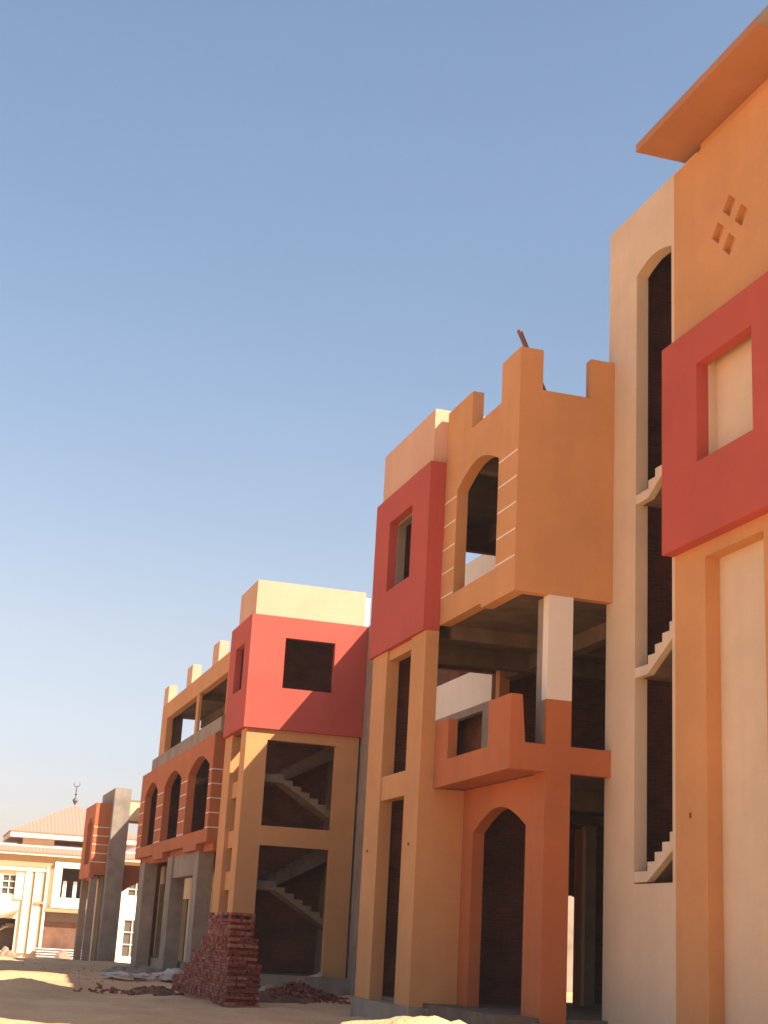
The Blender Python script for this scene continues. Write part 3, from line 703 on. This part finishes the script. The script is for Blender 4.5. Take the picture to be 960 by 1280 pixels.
# loose stones on the sand: nobody could count them
random.seed(21)
b = bmesh.new()
for i in range(420):
    if i < 420: x, y = random.uniform(4.5, 9.2), random.uniform(44, 72)
    elif i < 560: x, y = random.gauss(10.0, 1.0), random.gauss(41, 1.6)
    else: x, y = random.uniform(0, 9.3), random.uniform(26, 60)
    s = random.uniform(0.010, 0.035) * (1.6 if random.random() < .07 else 1)
    r = bmesh.ops.create_icosphere(b, subdivisions=1, radius=s)
    for v in r['verts']:
        v.co = v.co * random.uniform(.7, 1.25); v.co.z *= 0.7
        v.co += Vector((x, y, gz(x, y) + s * 0.3))
me = bpy.data.meshes.new('stones'); b.to_mesh(me); b.free(); me.materials.append(RUBBLE)
o = bpy.data.objects.new('stones', me); COL.objects.link(o); o['kind'] = 'stuff'; o['label'] = 'small loose stones strewn over the sand'; o['category'] = 'stones'
def lump(label, x, y, r, seed):
    bm = bmesh.new(); bmesh.ops.create_icosphere(bm, subdivisions=3, radius=r)
    for v in bm.verts:
        q = v.co * 6 + Vector((seed, 0, 0)); v.co *= 1 + .35 * noise.noise(q) + .12 * noise.noise(q * 3)
        v.co.z *= .75
    me = bpy.data.meshes.new('stone'); bm.to_mesh(me); bm.free(); me.materials.append(HEAP)
    o = bpy.data.objects.new('stone', me); COL.objects.link(o); o.location = (x, y, gz(x, y) + r * .4); o['label'] = label; o['category'] = 'stone'
lump('sunlit pale stone lump just left of the front sand heap', 4.98, 18.35, 0.17, 3)

# ------------------------------------------------------------------ dusty air
hz = Mb().box(-60, 80, -30, 150, -4, 22).build('haze', bpy.data.materials.new('haze'), None)
hz['kind'] = 'stuff'
hm = hz.data.materials[0]; hn, hl = nodes_of(hm); hn.remove(hn['Principled BSDF'])
pv = hn.new('ShaderNodeVolumePrincipled'); pv.inputs['Color'].default_value = (0.95, 0.88, 0.80, 1); pv.inputs['Density'].default_value = 0.0005
pv.inputs['Anisotropy'].default_value = 0.2
hl.new(pv.outputs[0], hn['Material Output'].inputs['Volume'])
# ------------------------------------------------------------------ camera (solved from the vanishing lines)
CAM_ROT = ((0.95273083, -0.2989837, 0.0539695), (0.1341457, 0.2545897, -0.95769986), (0.27259656, 0.91966996, 0.28266283))
r_, d_, f_ = (Vector(v) for v in CAM_ROT)
cd = bpy.data.cameras.new('camera'); cam = bpy.data.objects.new('camera', cd); COL.objects.link(cam)
rot = Matrix((r_, -d_, -f_)).transposed()
cam.matrix_world = Matrix.Translation((0, 0, 1.12)) @ rot.to_4x4()
cd.sensor_fit = 'VERTICAL'; cd.sensor_height = 24.0; cd.lens = 1817.86 / 1280 * 24.0
cd.clip_start = 0.1; cd.clip_end = 6000
sc.camera = cam

# ------------------------------------------------------------------ sun and sky
to_sun = Vector((0.75, -0.83, 1.0)).normalized()
EL = math.asin(to_sun.z); AZ = math.atan2(to_sun.x, to_sun.y)
sd = bpy.data.lights.new('sun', 'SUN'); sd.energy = 5.0; sd.angle = math.radians(0.5); sd.color = (1.0, 0.90, 0.76)
so = bpy.data.objects.new('sun', sd); COL.objects.link(so); so.rotation_euler = (-to_sun).to_track_quat('-Z', 'Y').to_euler(); so.location = (20, -20, 40)
w = bpy.data.worlds.new('World'); sc.world = w; w.use_nodes = True
wn, wl = w.node_tree.nodes, w.node_tree.links
sky = wn.new('ShaderNodeTexSky'); sky.sky_type = 'NISHITA'; sky.sun_disc = False
sky.sun_elevation = EL; sky.sun_rotation = AZ
sky.air_density = 1.5; sky.dust_density = 1.1; sky.ozone_density = 2.0; sky.altitude = 50
tint = wn.new('ShaderNodeVectorMath'); tint.operation = 'MULTIPLY'      # dusty air: whiter low down
tc = wn.new('ShaderNodeTexCoord'); sx = wn.new('ShaderNodeSeparateXYZ'); wl.new(tc.outputs['Generated'], sx.inputs[0])
tr = wn.new('ShaderNodeValToRGB'); wl.new(sx.outputs[2], tr.inputs[0])
tr.color_ramp.elements[0].color = (0.80, 0.73, 1.0, 1); tr.color_ramp.elements[1].position = 0.42; tr.color_ramp.elements[1].color = (0.93, 0.865, 0.865, 1)
for pos, c in ((0.10, (0.83, 0.735, 0.89, 1)), (0.19, (0.95, 0.79, 0.80, 1))):
    e = tr.color_ramp.elements.new(pos); e.color = c
hn_ = wn.new('ShaderNodeTexNoise'); hn_.inputs['Scale'].default_value = 2.2; hn_.inputs['Detail'].default_value = 3
hm_ = wn.new('ShaderNodeMapping'); hm_.inputs['Scale'].default_value = (1, 1, 3.5); wl.new(tc.outputs['Generated'], hm_.inputs['Vector']); wl.new(hm_.outputs[0], hn_.inputs['Vector'])
hr_ = wn.new('ShaderNodeMapRange'); hr_.inputs[1].default_value = 0.3; hr_.inputs[2].default_value = 0.7; hr_.inputs[3].default_value = 0.97; hr_.inputs[4].default_value = 1.03
wl.new(hn_.outputs['Fac'], hr_.inputs[0])
hs_ = wn.new('ShaderNodeVectorMath'); hs_.operation = 'SCALE'; wl.new(tr.outputs[0], hs_.inputs[0]); wl.new(hr_.outputs[0], hs_.inputs['Scale'])
wl.new(hs_.outputs[0], tint.inputs[1])
wl.new(sky.outputs[0], tint.inputs[0]); wl.new(tint.outputs[0], wn['Background'].inputs[0]); wn['Background'].inputs[1].default_value = 0.092
sc.view_settings.view_transform = 'Standard'; sc.view_settings.look = 'None'; sc.view_settings.gamma = 1.0
sc.view_settings.use_curve_mapping = False
sc.view_settings.exposure = 1.08
sc.render.engine = 'CYCLES'
sc.cycles.filter_width = 1.6
sc.cycles.max_bounces = 8; sc.cycles.diffuse_bounces = 5
